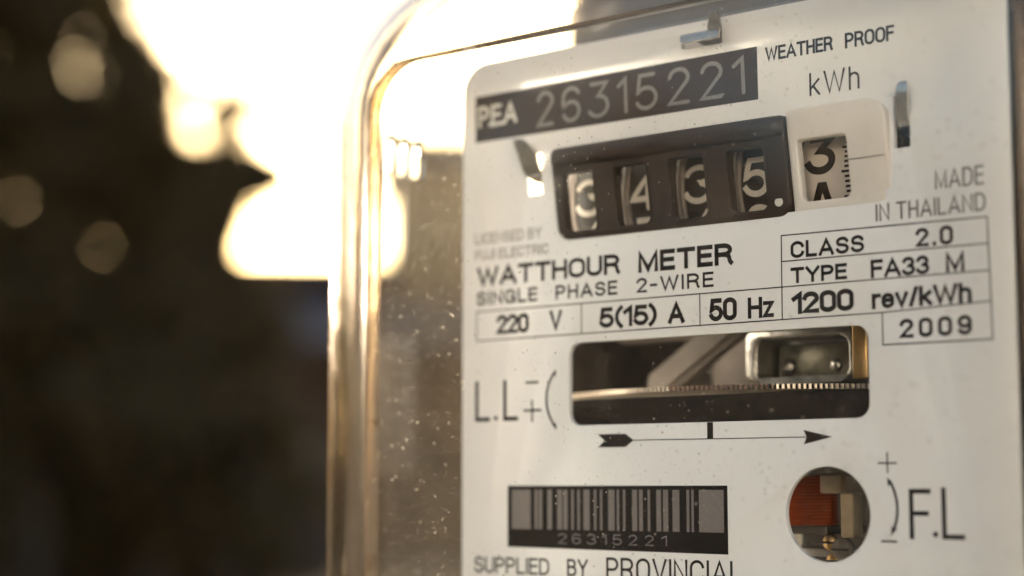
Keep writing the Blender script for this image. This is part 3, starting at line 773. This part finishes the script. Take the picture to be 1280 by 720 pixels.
RD = 10.8; YC = 3.1 + RD; VC = 42.75
def drum_place(v_centre, r):
    def f(u, v, y):
        a = (v - v_centre) / RD
        return W(u, YC - (r - y) * math.cos(a), VC + (r - y) * math.sin(a))
    return f
def drum(u0, u1, dm, digits, dig_u, m_dig, glyphw, rim=True, ticks=False):
    bm = bmesh.new()
    n = 72
    rings = [(u0, RD * 0.55), (u0, RD - 0.15), (u0 + 0.15, RD), (u1 - 0.15, RD), (u1, RD - 0.15), (u1, RD * 0.55)]
    vv = [[bm.verts.new(W(u, YC - r * math.cos(2 * math.pi * k / n), VC + r * math.sin(2 * math.pi * k / n))) for k in range(n)] for u, r in rings]
    for a, b in zip(vv, vv[1:] + vv[:1]):
        for k in range(n): bm.faces.new((a[k], a[(k + 1) % n], b[(k + 1) % n], b[k]))
    d = from_bm('number_drum', bm, dm, meter, auto=40)
    if rim:
        bm = bmesh.new()
        rr = [(u0 - 1.3, RD - 1.2), (u0 - 1.3, RD + 0.2), (u0 - 0.9, RD + 0.35), (u0 - 0.75, RD + 0.1), (u0 - 0.55, RD + 0.1), (u0 - 0.4, RD + 0.35), (u0 - 0.02, RD + 0.2), (u0 - 0.02, RD - 1.2)]
        vv = [[bm.verts.new(W(u, YC - r * math.cos(2 * math.pi * k / n), VC + r * math.sin(2 * math.pi * k / n))) for k in range(n)] for u, r in rr]
        for a, b in zip(vv, vv[1:] + vv[:1]):
            for k in range(n): bm.faces.new((a[k], a[(k + 1) % n], b[(k + 1) % n], b[k]))
        from_bm('rim', bm, M['drum_rim'], d, auto=40)
        bm = bmesh.new()          # drive teeth at the left of the rim
        for k in range(20):
            a = 2 * math.pi * (k + 0.3) / 20
            def tf(u, y, v, a=a):
                yy, vv_ = y, v
                return W(u, YC - (yy * math.cos(a) - vv_ * math.sin(a)), VC + (yy * math.sin(a) + vv_ * math.cos(a)))
            box_bm(bm, u0 - 2.2, u0 - 1.34, RD - 2.2, RD - 0.5, -0.6, 0.6, 0.12, tf)
        from_bm('drive_teeth', bm, M['drum_rim'], d)
    bm = bmesh.new()
    for ch, vc in digits:
        w = {'4': 4.6, '3': 4.6, '5': 4.3, '6': 4.3, '2': 4.4}.get(ch, 4.2)
        gl = dict(GP)
        gl['3'] = (0.50, [arc(0.25, 0.745, 0.25, 0.255, 165, -70, 16) + arc(0.24, 0.27, 0.26, 0.27, 72, -165, 18)]) if dm is M['drum_black'] else (0.50, [[(0.03, 1), (0.44, 1), (0.22, 0.60), (0.26, 0.60)] + arc(0.24, 0.30, 0.26, 0.30, 82, -160, 18)])
        gl['4'] = (0.54, [[(0.40, 0), (0.40, 1), (0.0, 0.26), (0.54, 0.26)]])
        if dm is not M['drum_black']: gl['4'] = (0.56, [[(0.48, 0), (0.34, 1), (0.26, 1), (0.0, 0.26), (0.56, 0.26)]])
        pl = drum_place(vc, RD)
        # finely split strokes so that they follow the round drum
        W_, sts = gl[ch]
        h = glyphw / 2; sx = (w - glyphw) / W_; sz = 5.75 - glyphw
        for kk, st in enumerate(sts):
            pts = [(dig_u + h + p[0] * sx - w / 2, vc - 2.875 + h + p[1] * sz) for p in st]
            fine = [pts[0]]
            for p, q in zip(pts, pts[1:]):
                L_ = math.hypot(q[0] - p[0], q[1] - p[1]); c = max(1, int(L_ / 0.5))
                for j in range(1, c + 1): fine.append((p[0] + (q[0] - p[0]) * j / c, p[1] + (q[1] - p[1]) * j / c))
            # place() wants the angle measured from the drum's front
            def pl2(u, v, y): 
                a = (v - VC) / RD; r = RD - y
                return W(u, YC - r * math.cos(a), VC + r * math.sin(a))
            ribbon(bm, fine, glyphw, pl2, -0.04 - 0.003 * kk)
    me = bpy.data.meshes.new('digit'); bm.to_mesh(me); bm.free()
    link('digit', me, m_dig, d)
    if ticks:
        bm = bmesh.new()
        tp = 2 * math.pi / 100
        for k in range(-14, 15):
            a = tp * (k + 0.18); L_ = 1.35 if (k + 1) % 5 == 0 else 0.9
            c = [(u1 - 0.35 - L_, -0.17), (u1 - 0.35, -0.17), (u1 - 0.35, 0.17), (u1 - 0.35 - L_, 0.17)]
            bm.faces.new([bm.verts.new(W(u, YC - (RD + 0.04) * math.cos(a + dv / RD), VC + (RD + 0.04) * math.sin(a + dv / RD))) for u, dv in c])
        me = bpy.data.meshes.new('tick_marks'); bm.to_mesh(me); bm.free()
        link('tick_marks', me, m_dig, d)
    return d
PT = 2 * math.pi * RD / 10
for u0, ch, nx, dc in ((19.9, '3', '4', 22.4), (29.9, '4', '5', 32.35), (39.5, '3', '4', 41.9), (49.1, '5', '6', 51.55)):
    drum(u0, u0 + 6.9, M['drum_black'], [(ch, 43.0), (nx, 43.0 - PT)], dc, M['drum_digit'], 0.86)
drum(58.7, 66.6, M['drum_white'], [('3', 45.0), ('4', 45.0 - PT), ('2', 45.0 + PT)], 61.7, M['ink'], 1.05, rim=False, ticks=True)
bm = bmesh.new()
bmesh.ops.create_cone(bm, cap_ends=True, segments=20, radius1=1.4 * MM, radius2=1.4 * MM, depth=56 * MM, matrix=Matrix.Translation(W(46, YC, VC)) @ Matrix.Rotation(R(90), 4, 'Y'))
from_bm('drum_axle', bm, M['steel'], meter, auto=40)

# ---- bent steel hooks that come through the slots
def hook(prof, width_pts, m=M['steel']):
    """prof: (y, v) polyline; width_pts: (u0, u1) at each point; 0.45 mm thick strip"""
    bm = bmesh.new(); t = 0.5
    rows = []
    n = len(prof)
    for i, ((y, v), (a, b)) in enumerate(zip(prof, width_pts)):
        p0 = Vector(prof[max(0, i - 1)]); p1 = Vector(prof[min(n - 1, i + 1)]); d = (p1 - p0).normalized(); nn = Vector((-d.y, d.x)) * t / 2
        rows.append([bm.verts.new(W(a, y + nn.x, v + nn.y)), bm.verts.new(W(b, y + nn.x, v + nn.y)), bm.verts.new(W(b, y - nn.x, v - nn.y)), bm.verts.new(W(a, y - nn.x, v - nn.y))])
    for a, b in zip(rows, rows[1:]):
        for k in range(4): bm.faces.new((a[k], a[(k + 1) % 4], b[(k + 1) % 4], b[k]))
    bm.faces.new(rows[0]); bm.faces.new(rows[-1][::-1])
    return from_bm('steel_tab', bm, m, meter, auto=50)
hook([(9, 45.6), (4, 46.0), (1.5, 46.3), (0.2, 46.9), (-0.7, 47.9), (-1.3, 49.2), (-1.6, 50.6), (-1.5, 51.6), (-1.3, 52.0)],
     [(74.6, 76.4)] * 2 + [(74.7, 76.4), (74.9, 76.5), (75.2, 76.8), (75.45, 77.1), (75.6, 77.3), (75.8, 77.25), (76.15, 77.0)])
hook([(9, 46.2), (4, 46.3), (1.5, 46.5), (0.3, 46.9), (-0.6, 47.7), (-1.1, 48.7), (-1.4, 50.1), (-1.6, 51.2), (-1.8, 52.3)],
     [(13.1, 15.7)] * 2 + [(13.1, 15.7), (13.1, 15.8), (13.0, 16.0), (12.9, 16.0), (12.6, 15.9), (12.2, 14.9), (11.9, 13.4)])
hook([(9, 63.9), (4, 63.9), (1.0, 63.9), (-0.4, 63.9), (-1.1, 63.6), (-1.5, 62.9), (-1.6, 62.4)],
     [(42.0, 48.0)] * 3 + [(42.0, 48.2), (42.1, 48.5), (42.3, 48.7), (42.6, 48.7)])
hook([(-0.3, 64.2), (-0.9, 64.5), (-1.3, 65.2), (-1.5, 66.2)], [(46.2, 48.4), (46.5, 48.6), (47.0, 48.7), (47.4, 48.4)])

# ---- the works behind the plate
disc = None
bm = bmesh.new()
RDI, DC, DY, DV, DT = 36.0, 35.5, 40.0, 13.9, 0.34
n = 300
top, bot = [], []
for k in range(n):
    a0 = 2 * math.pi * k / n
    for rr, da in ((RDI, 0), (RDI, 0.42), (RDI - 0.9, 0.5), (RDI - 0.9, 0.92)):
        a = a0 + da * 2 * math.pi / n
        x = DC + rr * math.cos(a); y = DY + rr * math.sin(a)
        top.append(bm.verts.new(W(x, y, DV + DT))); bot.append(bm.verts.new(W(x, y, DV - DT)))
m_ = len(top)
for k in range(m_): bm.faces.new((top[k], top[(k + 1) % m_], bot[(k + 1) % m_], bot[k]))
bm.faces.new(top); bm.faces.new(bot[::-1])
disc = from_bm('rotor_disc', bm, M['disc_teeth'], meter)
disc.data.materials.append(M['shade_black'])  # gaps between teeth get their recess shade as near-black colour
for p in disc.data.polygons[:m_]:
    if p.index % 4 == 2: p.material_index = 1
bm = bmesh.new()
for k in range(n):
    a0 = 360.0 * k / n
    if not 270.5 <= a0 <= 295.5: continue
    a, b = R(a0), R(a0 + 0.42 * 360.0 / n)
    q = [(a, DV - 0.36), (b, DV - 0.36), (b, DV + 0.36), (a, DV + 0.36)]
    bm.faces.new([bm.verts.new(W(DC + (RDI + 0.03) * math.cos(t_), DY + (RDI + 0.03) * math.sin(t_), z_)) for t_, z_ in q])
me = bpy.data.meshes.new('disc_mark'); bm.to_mesh(me); bm.free(); link('disc_mark', me, M['disc_mark'], disc)
bm = bmesh.new()
bmesh.ops.create_cone(bm, cap_ends=True, segments=24, radius1=1.6 * MM, radius2=1.6 * MM, depth=46 * MM, matrix=Matrix.Translation(W(DC, DY, 12)))
from_bm('spindle', bm, M['steel'], meter, auto=40)

box('casting_frame', M['casting'], meter, 8, 84, 30, 33, 23.5, 31, 0.8)
box('casting_frame', M['casting'], meter, 24, 34, 33.2, 42, -36, 60, 1.0)
box('casting_frame', M['dark'], meter, 20, 76, 14, 30, -24, -13, 1.0)
box('disc_shade_sheet', M['shade_black'], meter, 6, 82, 2.2, 3.0, 3, 12.75, 0.2)  # added dark sheet, stands in for the shade below the disc
box('disc_glint_blocker', M['dark'], meter, -3.4, -2.4, 25, 48, 2, 27, 0.3)  # hidden blocker added to keep the disc's reflection out of the side wall
# slanting cast arm seen in the left of the disc window
bm = bmesh.new()
a_, b_ = (20.5, 14.6), (38.5, 26.5)
dd = Vector((b_[0] - a_[0], b_[1] - a_[1])).normalized(); nn = Vector((-dd.y, dd.x)) * 2.3
vv = []
for y in (18.0, 22.0):
    for p in ((a_[0] - nn.x, a_[1] - nn.y), (b_[0] - nn.x, b_[1] - nn.y), (b_[0] + nn.x, b_[1] + nn.y), (a_[0] + nn.x, a_[1] + nn.y)): vv.append(bm.verts.new(W(p[0] + 2, y, p[1])))
for f in ((0, 1, 2, 3), (7, 6, 5, 4), (0, 4, 5, 1), (1, 5, 6, 2), (2, 6, 7, 3), (3, 7, 4, 0)): bm.faces.new([vv[i] for i in f])
bmesh.ops.bevel(bm, geom=list(bm.edges), offset=0.0009, segments=3, affect='EDGES')
from_bm('cast_arm', bm, M['cast_alu'], meter, auto=40)
# brake magnet, a bright open frame with a dull face
mg = sheet('brake_magnet', M['chrome'], meter, [rrect(44.0, 62.2, 14.9, 22.6, 1.5), rrect(46.2, 61.0, 14.95, 21.0, 1.6)], 11.5, 20, 0.5)
box('magnet_face', M['magnet_face'], mg, 46.7, 60.2, 16.5, 19.5, 15.0, 20.5, 0.4)
for u, w_, yy in ((48.6, 1.3, 16.2), (56.6, 1.0, 16.2)):
    bm = bmesh.new()
    bmesh.ops.create_uvsphere(bm, u_segments=20, v_segments=10, radius=w_ * MM, matrix=Matrix.Translation(W(u, yy, 17.2)) @ Matrix.Scale(0.5, 4, (0, 1, 0)))
    from_bm('rivet', bm, M['chrome'], mg, smooth=True)
box('brass_strip', M['brass'], meter, 62.4, 64.8, 9.5, 10.3, 14.6, 24.5, 0.3)
box('magnet_support', M['dark'], meter, 36, 66, 12, 34, 1.5, 11.5, 1.0)
# voltage coil, bobbin and screw behind the round window
bm = bmesh.new()
NT, RM = 15, 4.6
seg, mi = 40, 6
cu_, cy_ = 51.0, 15.5
for t_ in range(NT):
    vz = -5.0 + t_ * 0.46
    ring = []
    for k in range(seg):
        a = 2 * math.pi * k / seg
        c = []
        for j in range(mi):
            b = 2 * math.pi * j / mi
            rr = RM + 0.23 * math.cos(b)
            c.append(bm.verts.new(W(cu_ + rr * math.cos(a), cy_ + rr * math.sin(a), vz + 0.23 * math.sin(b) + 0.46 * k / seg)))
        ring.append(c)
    for k in range(seg):
        for j in range(mi): bm.faces.new((ring[k][j], ring[(k + 1) % seg][j], ring[(k + 1) % seg][(j + 1) % mi], ring[k][(j + 1) % mi])) if k < seg - 1 else None
from_bm('voltage_coil', bm, M['coil'], meter, smooth=True)
bm = bmesh.new()
bmesh.ops.create_cone(bm, cap_ends=True, segments=40, radius1=4.5 * MM, radius2=4.5 * MM, depth=8 * MM, matrix=Matrix.Translation(W(cu_, cy_, -1.8)))
from_bm('bobbin', bm, M['coil'], meter, auto=40)
box('coil_flange', M['casting'], meter, 44.5, 57.5, 10.2, 22, -6.6, -5.45, 0.2)
box('adjuster_bracket', M['bracket'], meter, 56.0, 59.2, 11.0, 13.0, -0.9, 8.0, 0.3)
box('adjuster_bracket', M['bracket'], meter, 60.0, 62.0, 9.5, 12.5, -7.0, -0.75, 0.3)
box('side_plate', M['dark'], meter, 63.5, 84, 10.5, 12, -20, 6.5, 0.3)
box('terminal_ledge', M['alu'], meter, 47, 62, 12.5, 24, -9.8, -8.6, 0.2)
def screw(u, y, v, r, m, tiltx=90):
    bm = bmesh.new()
    bmesh.ops.create_uvsphere(bm, u_segments=24, v_segments=12, radius=r * MM, matrix=Matrix.Translation(W(u, y, v)) @ Matrix.Scale(0.6, 4, (0, 1, 0)))
    o = from_bm('screw', bm, M[m], meter, smooth=True)
    bm = bmesh.new(); box_bm(bm, u - r * 0.75, u + r * 0.75, y - r * 0.66, y - r * 0.5, v - 0.16, v + 0.16)
    from_bm('screw_slot', bm, M['drum_black'], o)
screw(57.6, 11.0, -7.7, 1.2, 'brass'); screw(60.0, 10.2, -8.6, 1.7, 'casting'); screw(57.9, 11.6, -10.3, 1.3, 'brass')
box('inner_panel', M['shade_black'], meter, 70, 92, 9, 12, 10, 62, 0.5)
box('inner_panel', M['shade_black'], meter, 76, 100, 26, 30, -40, 66, 0.5)

# set these works a little deeper behind their windows
for o_ in list(meter.children):
    k_ = o_.name.split('.')[0]
    if k_ == 'brake_magnet': o_.location = (-0.0026, 0.0042, 0.0003)
    if k_ in ('voltage_coil', 'bobbin', 'coil_flange', 'adjuster_bracket', 'terminal_ledge', 'screw'): o_.location = (-0.0018, 0.0035, -0.0001)

# ---- base
base = sheet('base', M['dark'], meter, [rrect(-16, 114, -76, 79.5, 12), rrect(-9, 107, -56, 72.5, 9)], 50, 77, 1.0)
sheet('back_plate', M['dark'], base, [rrect(-13, 111, -73, 76.5, 11)], 77.05, 80, 0.3)
sheet('gasket', M['gasket'], meter, [rrect(-17.5, 115.5, -63.5, 80.5, 19), rrect(-12.5, 110.5, -58.5, 75.5, 17)], 46.6, 49.9, 0.5)
box('base_lug', M['dark'], meter, 38, 52, 68, 79, 77.7, 92, 1.2)

# ---- glass cover
L_, R_, B_, TT = -26.0, 116.0, -65.0, 83.5
RC, FR, TH = 27.0, 19.0, 3.0
def ring_pts(ins, y, n=12):
    r = max(RC - ins, 1.2)
    return [W(p[0], y, p[1]) for p in rrect(L_ + ins, R_ - ins, B_ + ins, TT - ins, r, n)]
def cover_mesh(name, prof, m, parent, closed=True):
    bm = bmesh.new()
    vv = [[bm.verts.new(c) for c in ring_pts(i, y)] for i, y in prof]
    n = len(vv[0]); pairs = list(zip(vv, vv[1:] + vv[:1])) if closed else list(zip(vv, vv[1:]))
    for a, b in pairs:
        for k in range(n): bm.faces.new((a[k], a[(k + 1) % n], b[(k + 1) % n], b[k]))
    return from_bm(name, bm, m, parent, auto=50)
NF = 12
yf = -14.0
fil_o = [(FR - FR * math.cos(R(90 * k / NF)), yf + FR - FR * math.sin(R(90 * k / NF))) for k in range(NF + 1)]
ri = FR - TH
fil_i = [(FR - ri * math.cos(R(90 * k / NF)), yf + FR - ri * math.sin(R(90 * k / NF))) for k in range(NF + 1)]
cover = cover_mesh('glass_cover', fil_o + fil_i[::-1], M['glass'], meter)
cover['label'] = 'thick rounded front edge of the clear glass cover'
cover_mesh('side_wall', [(0, 5.01), (0, 45), (-4, 45.5), (-4, 49.8), (4, 49.8), (TH, 46), (TH, 5.01)], M['side_glass'], cover)
pane = sheet('front_pane', M['pane'], cover, [[((p[0] / MM) + 45, p[2] / MM) for p in ring_pts(FR + 0.02, 0)]], yf + 0.02, yf + TH - 0.02)
for k in range(3):      # moulded glass ribs near the upper left corner
    bm = bmesh.new(); box_bm(bm, -22.8, -20.6, 6 + k * 3.2, 7.4 + k * 3.2, 52, 59, 0.3)
    from_bm('moulded_rib', bm, M['glass'], cover, auto=40)
